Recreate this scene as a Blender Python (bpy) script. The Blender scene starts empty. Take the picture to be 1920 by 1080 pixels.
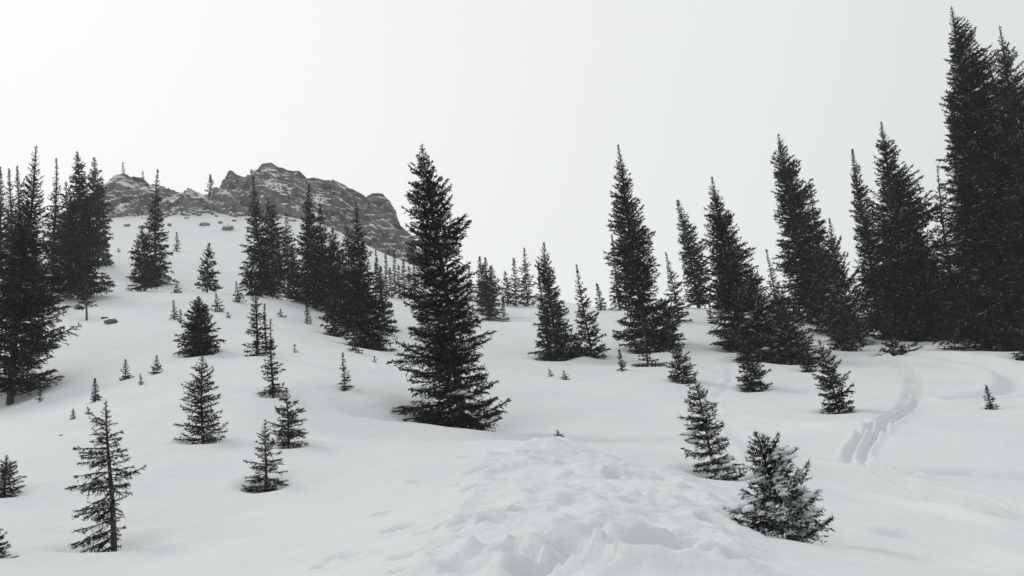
import bpy, math, random
import numpy as np
from mathutils import Vector, Matrix

scene = bpy.context.scene
R = math.radians

# ------------------------------------------------------------------ camera
F_PX, PITCH, ROLL = 1500.0, R(18.2), R(7.3)      # focal length in pixels of the 1920 px wide photograph
EYE = np.array([0.0, 0.0, 1.65])
_r0 = np.array([1.0, 0, 0]); _u0 = np.array([0, -math.sin(PITCH), math.cos(PITCH)])
FWD = np.array([0, math.cos(PITCH), math.sin(PITCH)])
RGT = math.cos(ROLL) * _r0 - math.sin(ROLL) * _u0
UPV = math.sin(ROLL) * _r0 + math.cos(ROLL) * _u0
cam_data = bpy.data.cameras.new("camera")
cam_data.sensor_width = 36.0
cam_data.lens = F_PX / 1920.0 * 36.0
cam_data.clip_start = 0.05
cam_data.clip_end = 5000.0
cam = bpy.data.objects.new("camera", cam_data)
scene.collection.objects.link(cam)
cam.matrix_world = Matrix(((RGT[0], UPV[0], -FWD[0], EYE[0]), (RGT[1], UPV[1], -FWD[1], EYE[1]),
                           (RGT[2], UPV[2], -FWD[2], EYE[2]), (0, 0, 0, 1)))
scene.camera = cam

# ------------------------------------------------------------------ overcast sky, veiled sun, exposure
SUN_EL, SUN_AZ = R(52), R(-58)                    # azimuth from +Y (the view direction) towards +X
world = bpy.data.worlds.new("World")
scene.world = world
world.use_nodes = True
nt = world.node_tree
nt.nodes.clear()
w_out = nt.nodes.new("ShaderNodeOutputWorld")
w_bg = nt.nodes.new("ShaderNodeBackground")
w_bg.inputs["Strength"].default_value = 0.1
w_sky = nt.nodes.new("ShaderNodeTexSky")
w_sky.sky_type = 'NISHITA'
w_sky.sun_disc = False
w_sky.sun_elevation = SUN_EL
w_sky.sun_rotation = SUN_AZ
w_sky.dust_density = 4.0
w_co = nt.nodes.new("ShaderNodeTexCoord")
w_dot = nt.nodes.new("ShaderNodeVectorMath"); w_dot.operation = 'DOT_PRODUCT'
_g = np.array([math.sin(R(-44)) * math.cos(R(36)), math.cos(R(-44)) * math.cos(R(36)), math.sin(R(36))])
w_dot.inputs[1].default_value = tuple(_g)
w_map = nt.nodes.new("ShaderNodeMapRange")
w_map.inputs["From Min"].default_value = -1.0
w_map.inputs["From Max"].default_value = 1.0
w_ramp = nt.nodes.new("ShaderNodeValToRGB")       # cloud cover, brightest where the sun stands behind it
_el = w_ramp.color_ramp.elements
_el[0].position = 0.0; _el[0].color = (0.72, 0.73, 0.74, 1)
_el[1].position = 1.0; _el[1].color = (1.0, 1.005, 1.0, 1)
for p_, c_ in ((0.45, (0.72, 0.735, 0.745, 1)), (0.68, (0.755, 0.775, 0.775, 1)), (0.784, (0.84, 0.86, 0.855, 1)), (0.86, (0.875, 0.89, 0.885, 1)), (0.90, (0.91, 0.925, 0.92, 1)), (0.96, (0.965, 0.972, 0.968, 1))):
    e_ = _el.new(p_); e_.color = c_
w_noise = nt.nodes.new("ShaderNodeTexNoise")
w_noise.inputs["Scale"].default_value = 1.6
w_noise.inputs["Detail"].default_value = 3.0
w_nmap = nt.nodes.new("ShaderNodeMapRange")
w_nmap.inputs["To Min"].default_value = 9.7
w_nmap.inputs["To Max"].default_value = 10.3
w_mul = nt.nodes.new("ShaderNodeVectorMath"); w_mul.operation = 'SCALE'
w_mix = nt.nodes.new("ShaderNodeMix"); w_mix.data_type = 'RGBA'
w_mix.inputs["Factor"].default_value = 0.95
L = nt.links.new
L(w_co.outputs["Generated"], w_dot.inputs[0])
L(w_co.outputs["Generated"], w_noise.inputs["Vector"])
L(w_dot.outputs["Value"], w_map.inputs["Value"])
L(w_map.outputs["Result"], w_ramp.inputs["Fac"])
L(w_noise.outputs["Fac"], w_nmap.inputs["Value"])
L(w_ramp.outputs["Color"], w_mul.inputs[0])
L(w_nmap.outputs["Result"], w_mul.inputs["Scale"])
L(w_sky.outputs["Color"], w_mix.inputs["A"])
L(w_mul.outputs["Vector"], w_mix.inputs["B"])
L(w_mix.outputs["Result"], w_bg.inputs["Color"])
L(w_bg.outputs["Background"], w_out.inputs["Surface"])

sun_data = bpy.data.lights.new("sun", 'SUN')
sun_data.energy = 0.75
sun_data.angle = R(14)
sun_data.color = (1.0, 0.97, 0.93)
sun = bpy.data.objects.new("sun", sun_data)
scene.collection.objects.link(sun)
_sd = Vector((math.sin(SUN_AZ) * math.cos(SUN_EL), math.cos(SUN_AZ) * math.cos(SUN_EL), math.sin(SUN_EL)))
sun.rotation_euler = _sd.to_track_quat('Z', 'Y').to_euler()

scene.view_settings.view_transform = 'Standard'
scene.view_settings.look = 'None'
scene.view_settings.exposure = 0.0
scene.view_settings.gamma = 1.0
scene.view_settings.use_curve_mapping = False
scene.render.engine = 'CYCLES'
scene.cycles.use_denoising = True
scene.cycles.max_bounces = 6
scene.cycles.diffuse_bounces = 3
scene.cycles.volume_bounces = 2


# ------------------------------------------------------------------ pixels and noise
def ray(px, py):
    return FWD + (px - 960.0) / F_PX * RGT + (540.0 - py) / F_PX * UPV


def at(px, py, t):
    return EYE + ray(px, py) * t


_perm = np.random.RandomState(7).permutation(256)
_perm = np.concatenate([_perm, _perm, _perm])


def perlin2(x, y, seed=0):
    x = np.asarray(x, float) + seed * 17.31; y = np.asarray(y, float) - seed * 9.73
    xi = np.floor(x).astype(int); yi = np.floor(y).astype(int)
    xf = x - xi; yf = y - yi
    u = xf * xf * xf * (xf * (xf * 6 - 15) + 10); v = yf * yf * yf * (yf * (yf * 6 - 15) + 10)

    def g(ix, iy, fx, fy):
        a = _perm[_perm[ix & 255] + (iy & 255)] * (2 * math.pi / 256)
        return np.cos(a) * fx + np.sin(a) * fy
    n00 = g(xi, yi, xf, yf); n10 = g(xi + 1, yi, xf - 1, yf)
    n01 = g(xi, yi + 1, xf, yf - 1); n11 = g(xi + 1, yi + 1, xf - 1, yf - 1)
    return ((n00 * (1 - u) + n10 * u) * (1 - v) + (n01 * (1 - u) + n11 * u) * v) * 1.4


def fbm2(x, y, octaves=4, seed=0):
    s = 0; a = 1.0; n = 0
    for o in range(octaves):
        s = s + a * perlin2(x * 2 ** o, y * 2 ** o, seed + o); n += a; a *= 0.5
    return s / n


def vnoise3(x, y, z, seed=0):
    x = np.asarray(x, float) + seed * 3.7; y = np.asarray(y, float) + seed * 5.1; z = np.asarray(z, float) - seed * 2.9
    xi = np.floor(x).astype(int); yi = np.floor(y).astype(int); zi = np.floor(z).astype(int)
    f = lambda q: q * q * (3 - 2 * q)
    u, v, w = f(x - xi), f(y - yi), f(z - zi)
    h = lambda a, b, c: _perm[_perm[_perm[a & 255] + (b & 255)] + (c & 255)] / 127.5 - 1.0
    lx = lambda b, c: h(xi, b, c) * (1 - u) + h(xi + 1, b, c) * u
    ly = lambda c: lx(yi, c) * (1 - v) + lx(yi + 1, c) * v
    return ly(zi) * (1 - w) + ly(zi + 1) * w


def fbm3(x, y, z, octaves=4, seed=0):
    s = 0; a = 1.0; n = 0
    for o in range(octaves):
        k = 2.03 ** o
        s = s + a * vnoise3(x * k, y * k, z * k, seed + o); n += a; a *= 0.55
    return s / n


def sstep(a, b, x):
    q = np.clip((x - a) / (b - a), 0, 1)
    return q * q * (3 - 2 * q)


# ------------------------------------------------------------------ the lie of the land
# (pixel x, pixel y, distance): distances judged from the size of the trees standing there
GROUND_PX = [
    (0, 1045, 9.5), (215, 1030, 12.3), (20, 925, 15), (497, 912, 15.5), (540, 832, 19.5), (380, 830, 20.5), (40, 765, 34),
    (513, 740, 27.5), (376, 662, 39), (645, 723, 29), (236, 711, 33), (180, 748, 29), (272, 545, 76), (156, 565, 62),
    (100, 547, 66), (388, 550, 66), (482, 668, 37), (490, 555, 78), (590, 570, 68), (625, 630, 54), (690, 655, 47),
    (410, 440, 134), (395, 390, 152), (270, 420, 142), (330, 412, 144), (440, 408, 146), (510, 402, 149), (560, 412, 147), (640, 440, 140), (700, 484, 126), (752, 535, 108), (850, 562, 98),
    (300, 402, 176), (450, 378, 178), (520, 362, 180), (600, 384, 178), (680, 425, 174), (760, 535, 160), (850, 568, 150), (960, 575, 150), (220, 388, 176), (120, 402, 172), (340, 482, 100), (205, 430, 138), (130, 430, 132), (740, 565, 84), (960, 571, 104), (920, 602, 84),
    (1043, 676, 50), (1108, 673, 51), (1215, 688, 46), (1280, 717, 36), (1410, 731, 34), (1345, 895, 16.5),
    (1485, 1014, 9.6), (1575, 774, 27), (1857, 767, 25), (1385, 656, 51), (1480, 684, 44), (1590, 656, 51), (1672, 669, 45),
    (1885, 655, 44), (868, 808, 27.5), (1047, 832, 18.5), (1000, 1080, 5.6), (1300, 1080, 5.4), (1900, 1080, 8.0),
    (1700, 905, 15.5), (600, 1080, 8.2), (100, 1080, 10.0), (1310, 578, 76), (1140, 578, 90), (640, 500, 116), (560, 475, 122),
    (1750, 642, 56), (1880, 642, 52), (330, 605, 48), (720, 700, 36), (700, 830, 23), (850, 950, 10.5), (1640, 800, 22),
]
GROUND_XYZ = [(0, 0, 0), (-3, -4, -0.8), (4, -4, -0.9), (0, -30, -7), (-30, -30, -5), (40, -30, -8), (0, -60, -14),
              (60, -60, -14), (-60, -60, -12), (-120, 20, 12), (-120, 80, 40), (120, 20, 3), (120, 60, 9),
              (60, 110, 17.5), (100, 150, 16), (40, 150, 28), (10, 170, 32), (-20, 190, 40), (-60, 230, 62), (-110, 230, 74),
              (-160, 160, 66), (60, 300, 10), (-40, 330, 30), (-160, 330, 50), (200, 200, 5), (300, 60, 0), (300, -60, -12),
              (-300, -60, -8), (-300, 200, 50), (300, 400, -10), (-300, 420, 30), (0, 440, 5)]
_pts = np.array([at(*g) for g in GROUND_PX] + [np.array(g, float) for g in GROUND_XYZ])


def _phi(r2):
    return 0.5 * r2 * np.log(np.maximum(r2, 1e-9))


_SC = 50.0
_pxy = _pts[:, :2] / _SC
_n = len(_pts)
_K = _phi(((_pxy[:, None] - _pxy[None]) ** 2).sum(-1)) + np.eye(_n) * 0.0006
_P = np.hstack([np.ones((_n, 1)), _pxy])
_A = np.zeros((_n + 3, _n + 3)); _A[:_n, :_n] = _K; _A[:_n, _n:] = _P; _A[_n:, :_n] = _P.T
_w = np.linalg.solve(_A, np.concatenate([_pts[:, 2], np.zeros(3)]))


def ground_base(x, y):
    x = np.asarray(x, float); y = np.asarray(y, float)
    sh = x.shape; X = x.ravel() / _SC; Y = y.ravel() / _SC
    out = _w[_n] + _w[_n + 1] * X + _w[_n + 2] * Y
    for i in range(_n):
        out = out + _w[i] * _phi((X - _pxy[i, 0]) ** 2 + (Y - _pxy[i, 1]) ** 2)
    far = np.sqrt(X * X + Y * Y) * _SC
    k = sstep(6, 60, far)
    out = out + 0.35 * k * fbm2(X * _SC / 22, Y * _SC / 22, 3, 3) + 0.15 * sstep(3, 14, far) * fbm2(X * _SC / 4.5, Y * _SC / 4.5, 3, 11)
    return out.reshape(sh)


def hit(px, py):
    """Where the ray through a pixel of the photograph meets the snow."""
    d = ray(px, py)
    t = np.geomspace(2.5, 320, 900)
    p = EYE[None] + d[None] * t[:, None]
    below = p[:, 2] < ground_base(p[:, 0], p[:, 1])
    k = int(np.argmax(below))
    if not below[k]:
        return None
    a, b = t[max(k - 1, 0)], t[k]
    for _ in range(30):
        m = 0.5 * (a + b); q = EYE + d * m
        if q[2] < ground_base(q[0], q[1]): b = m
        else: a = m
    return EYE + d * b


def hit_xy(px, py):
    h = hit(px, py)
    return h[:2]


# ------------------------------------------------------------------ materials
def new_mat(name):
    m = bpy.data.materials.new(name)
    m.use_nodes = True
    n = m.node_tree.nodes
    return m, n, m.node_tree.links.new, n["Principled BSDF"]


def ramp(n, stops):
    r = n.new("ShaderNodeValToRGB")
    e = r.color_ramp.elements
    e[0].position, e[0].color = stops[0]
    e[1].position, e[1].color = stops[-1]
    for p, c in stops[1:-1]:
        q = e.new(p); q.color = c
    return r


def noise(n, scale, detail=5.0, rough=0.55, coord=None, link=None):
    t = n.new("ShaderNodeTexNoise")
    t.inputs["Scale"].default_value = scale
    t.inputs["Detail"].default_value = detail
    t.inputs["Roughness"].default_value = rough
    if coord is not None:
        link(coord, t.inputs["Vector"])
    return t


SNOW_A, SNOW_B = (0.67, 0.69, 0.705, 1), (0.735, 0.745, 0.755, 1)


def mat_snow():
    m, n, l, b = new_mat("snow")
    g = n.new("ShaderNodeNewGeometry")
    a = noise(n, 0.35, 5, 0.6, g.outputs["Position"], l)
    r = ramp(n, [(0.3, SNOW_A), (0.7, SNOW_B)])
    l(a.outputs["Fac"], r.inputs["Fac"])
    l(r.outputs["Color"], b.inputs["Base Color"])
    b.inputs["Roughness"].default_value = 0.75
    b.inputs["Specular IOR Level"].default_value = 0.25
    f = noise(n, 14.0, 6, 0.6, g.outputs["Position"], l)
    c = noise(n, 2.2, 4, 0.5, g.outputs["Position"], l)
    ad = n.new("ShaderNodeMath"); ad.operation = 'MULTIPLY_ADD'
    l(c.outputs["Fac"], ad.inputs[0]); ad.inputs[1].default_value = 4.0
    l(f.outputs["Fac"], ad.inputs[2])
    bp = n.new("ShaderNodeBump")
    bp.inputs["Strength"].default_value = 0.5
    bp.inputs["Distance"].default_value = 0.03
    l(ad.outputs["Value"], bp.inputs["Height"])
    l(bp.outputs["Normal"], b.inputs["Normal"])
    return m


def mat_needles():
    m, n, l, b = new_mat("spruce_needles")
    oi = n.new("ShaderNodeObjectInfo")
    g = n.new("ShaderNodeNewGeometry")
    a = noise(n, 1.3, 4, 0.6, g.outputs["Position"], l)
    r = ramp(n, [(0.25, (0.009, 0.012, 0.013, 1)), (0.5, (0.018, 0.024, 0.021, 1)), (0.72, (0.042, 0.046, 0.028, 1))])
    l(a.outputs["Fac"], r.inputs["Fac"])
    hs = n.new("ShaderNodeHueSaturation")
    mr = n.new("ShaderNodeMapRange")
    mr.inputs["To Min"].default_value = 0.75; mr.inputs["To Max"].default_value = 1.3
    l(oi.outputs["Random"], mr.inputs["Value"])
    l(mr.outputs["Result"], hs.inputs["Value"])
    l(r.outputs["Color"], hs.inputs["Color"])
    at_ = n.new("ShaderNodeAttribute"); at_.attribute_name = "frost"
    mx = n.new("ShaderNodeMix"); mx.data_type = 'RGBA'
    l(at_.outputs["Fac"], mx.inputs["Factor"])
    l(hs.outputs["Color"], mx.inputs["A"])
    mx.inputs["B"].default_value = (0.74, 0.76, 0.78, 1)
    l(mx.outputs["Result"], b.inputs["Base Color"])
    b.inputs["Roughness"].default_value = 0.85
    b.inputs["Specular IOR Level"].default_value = 0.04
    return m


def mat_bark():
    m, n, l, b = new_mat("spruce_bark")
    g = n.new("ShaderNodeNewGeometry")
    mp = n.new("ShaderNodeMapping"); mp.inputs["Scale"].default_value = (30, 30, 7)
    l(g.outputs["Position"], mp.inputs["Vector"])
    a = noise(n, 1.0, 5, 0.65, mp.outputs["Vector"], l)
    r = ramp(n, [(0.3, (0.022, 0.018, 0.016, 1)), (0.7, (0.075, 0.062, 0.055, 1))])
    l(a.outputs["Fac"], r.inputs["Fac"])
    l(r.outputs["Color"], b.inputs["Base Color"])
    b.inputs["Roughness"].default_value = 0.9
    bp = n.new("ShaderNodeBump"); bp.inputs["Distance"].default_value = 0.02
    l(a.outputs["Fac"], bp.inputs["Height"]); l(bp.outputs["Normal"], b.inputs["Normal"])
    return m


def mat_rock(name, lo, hi, scale=1.0, dip=0.0):
    """Grey rock; snow has settled wherever the surface is flat enough to hold it, along gullies that follow the strata."""
    m, n, l, b = new_mat(name)
    g = n.new("ShaderNodeNewGeometry")
    sep = n.new("ShaderNodeSeparateXYZ")
    l(g.outputs["Normal"], sep.inputs["Vector"])
    a = noise(n, 0.45 * scale, 9, 0.7, g.outputs["Position"], l)
    r = ramp(n, [(0.28, (0.045, 0.042, 0.041, 1)), (0.45, (0.135, 0.128, 0.123, 1)), (0.62, (0.23, 0.218, 0.208, 1)), (0.8, (0.33, 0.315, 0.30, 1))])
    l(a.outputs["Fac"], r.inputs["Fac"])
    mp = n.new("ShaderNodeMapping")
    mp.inputs["Rotation"].default_value = (0, dip, 0)
    mp.inputs["Scale"].default_value = (0.13 * scale, 0.3 * scale, 0.42 * scale)
    l(g.outputs["Position"], mp.inputs["Vector"])
    a2 = noise(n, 1.0, 7, 0.6, mp.outputs["Vector"], l)
    ma = n.new("ShaderNodeMath"); ma.operation = 'MULTIPLY_ADD'
    l(a2.outputs["Fac"], ma.inputs[0]); ma.inputs[1].default_value = 2.2
    mz = n.new("ShaderNodeMath"); mz.operation = 'MULTIPLY'; mz.inputs[1].default_value = 0.6
    l(sep.outputs["Z"], mz.inputs[0]); l(mz.outputs["Value"], ma.inputs[2])
    mr = n.new("ShaderNodeMapRange"); mr.interpolation_type = 'SMOOTHSTEP'
    mr.inputs["From Min"].default_value = lo; mr.inputs["From Max"].default_value = hi
    l(ma.outputs["Value"], mr.inputs["Value"])
    mx = n.new("ShaderNodeMix"); mx.data_type = 'RGBA'
    l(mr.outputs["Result"], mx.inputs["Factor"])
    l(r.outputs["Color"], mx.inputs["A"])
    mx.inputs["B"].default_value = SNOW_B
    l(mx.outputs["Result"], b.inputs["Base Color"])
    b.inputs["Roughness"].default_value = 0.9
    bp = n.new("ShaderNodeBump"); bp.inputs["Distance"].default_value = 0.5 / scale; bp.inputs["Strength"].default_value = 0.8
    l(a.outputs["Fac"], bp.inputs["Height"]); l(bp.outputs["Normal"], b.inputs["Normal"])
    return m


M_SNOW, M_NEEDLE, M_BARK = mat_snow(), mat_needles(), mat_bark()
M_ROCK = mat_rock("crag_rock", 1.27, 1.40, 1.0, R(-33))
M_ROCK_SNOWY = mat_rock("snowy_crag_rock", 1.12, 1.3, 1.0, R(20))
M_STONE = mat_rock("stone", 1.55, 1.75, 5.0)


# ------------------------------------------------------------------ mesh helpers
def make_mesh(name, V, faces, mats, mat_index=None, frost=None, smooth=False):
    """faces: int array (n, 3) or (n, 4)."""
    me = bpy.data.meshes.new(name)
    V = np.ascontiguousarray(V, np.float32); faces = np.ascontiguousarray(faces, np.int32)
    nf, k = faces.shape
    me.vertices.add(len(V)); me.vertices.foreach_set("co", V.ravel())
    me.loops.add(nf * k); me.loops.foreach_set("vertex_index", faces.ravel())
    me.polygons.add(nf); me.polygons.foreach_set("loop_start", np.arange(0, nf * k, k, dtype=np.int32))
    for m in mats:
        me.materials.append(m)
    if mat_index is not None:
        me.polygons.foreach_set("material_index", np.ascontiguousarray(mat_index, np.int32))
    me.polygons.foreach_set("use_smooth", np.full(nf, smooth))
    if frost is not None:
        at_ = me.attributes.new("frost", 'FLOAT', 'FACE')
        at_.data.foreach_set("value", np.ascontiguousarray(frost, np.float32))
    me.update(calc_edges=True)
    return me


def add(name, me, parent=None, **props):
    o = bpy.data.objects.new(name, me)
    scene.collection.objects.link(o)
    if parent is not None:
        o.parent = parent
    for k, v in props.items():
        if v is not None:
            o[k] = v
    return o


def tube(pts, rad, sides=6, seed=0):
    """Tapered tube along points, triangles."""
    pts = np.asarray(pts, float); rad = np.asarray(rad, float)
    d = np.gradient(pts, axis=0); d /= np.linalg.norm(d, axis=1)[:, None] + 1e-9
    ref = np.array([1.0, 0.13, 0.07]) if abs(d[0, 2]) > 0.7 else np.array([0.05, 0.1, 1.0])
    a = np.cross(d, ref); a /= np.linalg.norm(a, axis=1)[:, None]
    b = np.cross(d, a)
    th = np.arange(sides) * 2 * math.pi / sides
    V = (pts[:, None] + rad[:, None, None] * (np.cos(th)[None, :, None] * a[:, None] + np.sin(th)[None, :, None] * b[:, None])).reshape(-1, 3)
    i = np.arange(len(pts) - 1)[:, None] * sides; j = np.arange(sides)[None]
    j2 = (j + 1) % sides
    q0, q1, q2, q3 = i + j, i + j2, i + sides + j2, i + sides + j
    T = np.concatenate([np.stack([q0, q1, q2], -1).reshape(-1, 3), np.stack([q0, q2, q3], -1).reshape(-1, 3)])
    return V, T


_ico = None


def ico():
    global _ico
    if _ico is None:
        p = (1 + 5 ** 0.5) / 2
        V = [(-1, p, 0), (1, p, 0), (-1, -p, 0), (1, -p, 0), (0, -1, p), (0, 1, p), (0, -1, -p), (0, 1, -p), (p, 0, -1), (p, 0, 1), (-p, 0, -1), (-p, 0, 1)]
        T = [(0, 11, 5), (0, 5, 1), (0, 1, 7), (0, 7, 10), (0, 10, 11), (1, 5, 9), (5, 11, 4), (11, 10, 2), (10, 7, 6), (7, 1, 8),
             (3, 9, 4), (3, 4, 2), (3, 2, 6), (3, 6, 8), (3, 8, 9), (4, 9, 5), (2, 4, 11), (6, 2, 10), (8, 6, 7), (9, 8, 1)]
        V = [np.array(v, float) / np.linalg.norm(v) for v in V]
        for _ in range(2):
            mid = {}; T2 = []
            def m(a, b):
                k = (min(a, b), max(a, b))
                if k not in mid:
                    q = V[a] + V[b]; V.append(q / np.linalg.norm(q)); mid[k] = len(V) - 1
                return mid[k]
            for a, b, c in T:
                x, y, z = m(a, b), m(b, c), m(c, a)
                T2 += [(a, x, z), (b, y, x), (c, z, y), (x, y, z)]
            T = T2
        _ico = (np.array(V), np.array(T))
    return _ico


# ------------------------------------------------------------------ spruce builder
def px_scale(t):
    return t / F_PX


PROFILES = {
    "cone": lambda s: s ** 0.85,
    "col": lambda s: np.minimum(1.0, 0.12 + 0.95 * (s / 0.6) ** 0.75),
    "full": lambda s: np.minimum(1.0, (s / 0.8) ** 0.65),
    "round": lambda s: np.minimum(1.0, 0.35 + 0.9 * s) * np.minimum(1.0, s / 0.06 + 0.2),
    "gappy": lambda s: s ** 0.7 * (0.72 + 0.28 * np.sin(s * 23.0)),
}


def build_tree(spec, idx):
    rng = np.random.RandomState(1000 + idx * 7 + spec.get("seed", 0))
    bx, by = spec["base"]; tx, ty = spec["top"]
    B, t = spec["_B"], spec["_t"]
    d = ray(tx, ty)
    k = (B[1] - EYE[1]) / d[1]                      # the tip stands over the base, at the same distance
    T = EYE + d * k
    T[1] += (T[2] - B[2]) * rng.uniform(-0.03, 0.03)
    axis = T - B
    H = float(np.linalg.norm(axis)); z = axis / H
    x = np.cross(np.array([0, 1.0, 0]), z); x /= np.linalg.norm(x)
    y = np.cross(z, x)
    root = bpy.data.objects.new(spec["name"], None)
    scene.collection.objects.link(root)
    root.empty_display_size = 0.2
    root.matrix_world = Matrix(((x[0], y[0], z[0], B[0]), (x[1], y[1], z[1], B[1]), (x[2], y[2], z[2], B[2] - 0.03), (0, 0, 0, 1)))
    root["label"] = spec["label"]; root["category"] = spec.get("cat", "tree")
    if spec.get("group"): root["group"] = spec["group"]

    ppm = F_PX / t                                  # photo pixels per metre
    hpx = H * ppm
    clear = spec.get("clear", 0.03)
    wl, wr = spec["w"]
    if isinstance(spec.get("prof"), list):
        tab = np.array(spec["prof"], float)
        fl = lambda s: np.interp(s, tab[:, 0], tab[:, 1]) / ppm
        fr = lambda s: np.interp(s, tab[:, 0], tab[:, 2]) / ppm
    else:
        pf = PROFILES[spec.get("prof", "cone")]
        fl = lambda s: pf(s) * wl / ppm
        fr = lambda s: pf(s) * wr / ppm
    dens = spec.get("dens", 1.0)
    step = spec.get("step", 8.5 if hpx > 120 else (6.5 if hpx > 60 else 4.5)) * 0.82 / ppm
    nl = max(0.022, spec.get("nl", 4.6) / ppm)      # needle tuft length
    if hpx < 45: nl = max(0.02, 3.2 / ppm)
    nw = nl * (0.36 if ppm > 60 else 0.5)
    # trunk with a slight sweep
    nt_ = 10
    hz = np.linspace(-0.25 if H > 1.5 else -0.1, H * 0.985, nt_)
    sway = 0.012 * H * np.sin(hz / H * 3.0 + rng.uniform(0, 6)) * np.clip(hz / H, 0, 1) * (1 - np.clip(hz / H, 0, 1)) * 4
    tp = np.stack([sway, 0.6 * np.roll(sway, 1) * np.clip(hz / H, 0, 1), hz], 1)
    r0 = spec.get("tr", 0.011) * H + 0.012
    V, F = tube(tp, r0 * (1 - np.clip(hz / H, 0, 0.97)) ** 0.8 + 0.004, 7)
    add("trunk", make_mesh("trunk", V, F, [M_BARK], smooth=True), root)
    sw = lambda h: np.stack([np.interp(h, hz, tp[:, 0]), np.interp(h, hz, tp[:, 1]), h], -1)

    # boughs in loose whorls
    st = []                                         # (height fraction from top, azimuth)
    s = 0.012
    ph = rng.uniform(0, 6.28)
    while s < 1.0 - clear:
        rr = 0.5 * (fl(s) + fr(s))
        n = max(3, int(round(spec.get("nb", 5.0) * 1.35 * dens * (0.75 + 0.5 * min(1.0, rr * ppm / 40)) * rng.uniform(0.8, 1.2))))
        ph += 2.4
        for i in range(n):
            st.append((s + rng.normal(0, 0.2) * step / H, ph + i * 6.283 / n + rng.normal(0, 0.28)))
        s += step / H * rng.uniform(0.75, 1.25) * (0.75 + 0.5 * s)
    st = np.array([q for q in st if 0.004 < q[0] < 1.0 - clear * 0.6])
    s, az = st[:, 0], st[:, 1]
    nB = len(s)
    lft, rgt = fl(s), fr(s)
    az = az + 0.75 * (lft - rgt) / (lft + rgt + 1e-6) * np.sin(az)   # more boughs on the fuller side
    ca = np.cos(az)
    mid = np.sqrt(np.maximum(lft * rgt, 1e-6)) * 0.95
    Rb = np.where(ca > 0, mid + (rgt - mid) * ca ** 2, mid + (lft - mid) * ca ** 2)
    ragged = spec.get("ragged", 0.25); hero_ = spec.get("hero", False)
    Rb = Rb * np.clip(rng.normal(0.92, ragged, nB), 0.35, 1.15) * (1 + 0.14 * np.sin(s * 40 + az * 1.0 + ph))
    if hpx > 110: Rb = Rb * (0.84 + 0.26 * sstep(0.1, 0.8, s) if not hero_ else 0.97) * (0.72 + 0.28 * sstep(0.0, 0.2, s))
    Rb = np.maximum(Rb, 1.6 / ppm)
    up = spec.get("up", (1.1, -0.25))
    k1 = up[0] + (up[1] - up[0]) * np.clip(s, 0, 1) ** 0.6 + rng.normal(0, 0.10, nB)
    k2 = spec.get("tip", 0.22) + rng.normal(0, 0.08, nB)
    h0 = H * (1 - s)
    org = sw(h0)
    er = np.stack([np.cos(az), np.sin(az), np.zeros(nB)], 1)
    et = np.stack([-np.sin(az), np.cos(az), np.zeros(nB)], 1)
    bend = rng.normal(0, 0.12, nB)

    def bough_at(u, b):
        u = np.asarray(u)[..., None]
        R_ = Rb[b][..., None]
        p = org[b] + er[b] * R_ * u + et[b] * (R_ * bend[b][..., None] * u * u)
        p = p + np.stack([0 * u[..., 0], 0 * u[..., 0], (R_ * (k1[b][..., None] * u + (k2[b][..., None] - 0.12) * u * u))[..., 0]], -1)
        return p

    nlb = nl * np.clip(Rb / (3.2 * nl), 0.38, 1.0)    # short boughs carry short tufts
    # twigs
    tw = spec.get("tw", 1.35) * nl
    cnt = np.clip((Rb / (tw * nlb / nl)).astype(int), 2, 26)
    bid = np.repeat(np.arange(nB), cnt * 2 + 1)
    loc = np.concatenate([np.arange(c * 2 + 1) for c in cnt])
    cb = cnt[bid]
    tip = loc == cb * 2
    side = np.where(loc % 2 == 0, 1.0, -1.0)
    u0 = np.where(tip, 0.78, 0.10 + 0.86 * (loc // 2 + rng.uniform(0, 0.9, len(loc))) / cb)
    u0 = np.clip(u0, 0.05, 0.98)
    p0 = bough_at(u0, bid)
    dax = bough_at(np.minimum(u0 + 0.05, 1.05), bid) - bough_at(u0 - 0.05, bid)
    dax /= np.linalg.norm(dax, axis=1)[:, None] + 1e-9
    lat = et[bid] * side[:, None]
    upv = np.array([0, 0, 1.0])
    ang = np.where(tip, 0.0, rng.uniform(0.7, 1.15, len(loc)))
    td = dax * np.cos(ang)[:, None] + lat * np.sin(ang)[:, None] + upv * (rng.normal(spec.get("hang", -0.18), 0.25, len(loc)) * ~tip)[:, None]
    td /= np.linalg.norm(td, axis=1)[:, None]
    tl = Rb[bid] * (0.58 * (1.05 - u0) ** 0.8) * rng.uniform(0.6, 1.1, len(loc)) * np.minimum(1, 0.35 + 2.2 * u0)
    tl = np.where(tip, Rb[bid] * 0.26, np.maximum(tl, 0.6 * nlb[bid]))
    # needle tufts along twigs and boughs
    sp = spec.get("sp", 0.42) * nl
    spb = sp * nlb / nl
    nn = np.clip((tl / spb[bid]).astype(int), 2, 30)
    tid = np.repeat(np.arange(len(tl)), nn)
    q = (np.concatenate([np.arange(c) for c in nn]) + rng.uniform(0, 1, len(tid))) / nn[tid]
    P = p0[tid] + td[tid] * (tl[tid] * q)[:, None]
    P[:, 2] -= 0.10 * tl[tid] * q * q
    A = td[tid]
    own = bid[tid]
    # along the bough itself
    na = np.clip((Rb / (spb * 0.8)).astype(int), 3, 40)
    b2 = np.repeat(np.arange(nB), na)
    u2 = rng.uniform(0.12, 1.0, len(b2))
    P2 = bough_at(u2, b2); A2 = bough_at(np.minimum(u2 + 0.05, 1.05), b2) - bough_at(u2 - 0.05, b2)
    A2 /= np.linalg.norm(A2, axis=1)[:, None] + 1e-9
    P = np.concatenate([P, P2]); A = np.concatenate([A, A2]); own = np.concatenate([own, b2])
    # leader
    nld = 30
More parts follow.
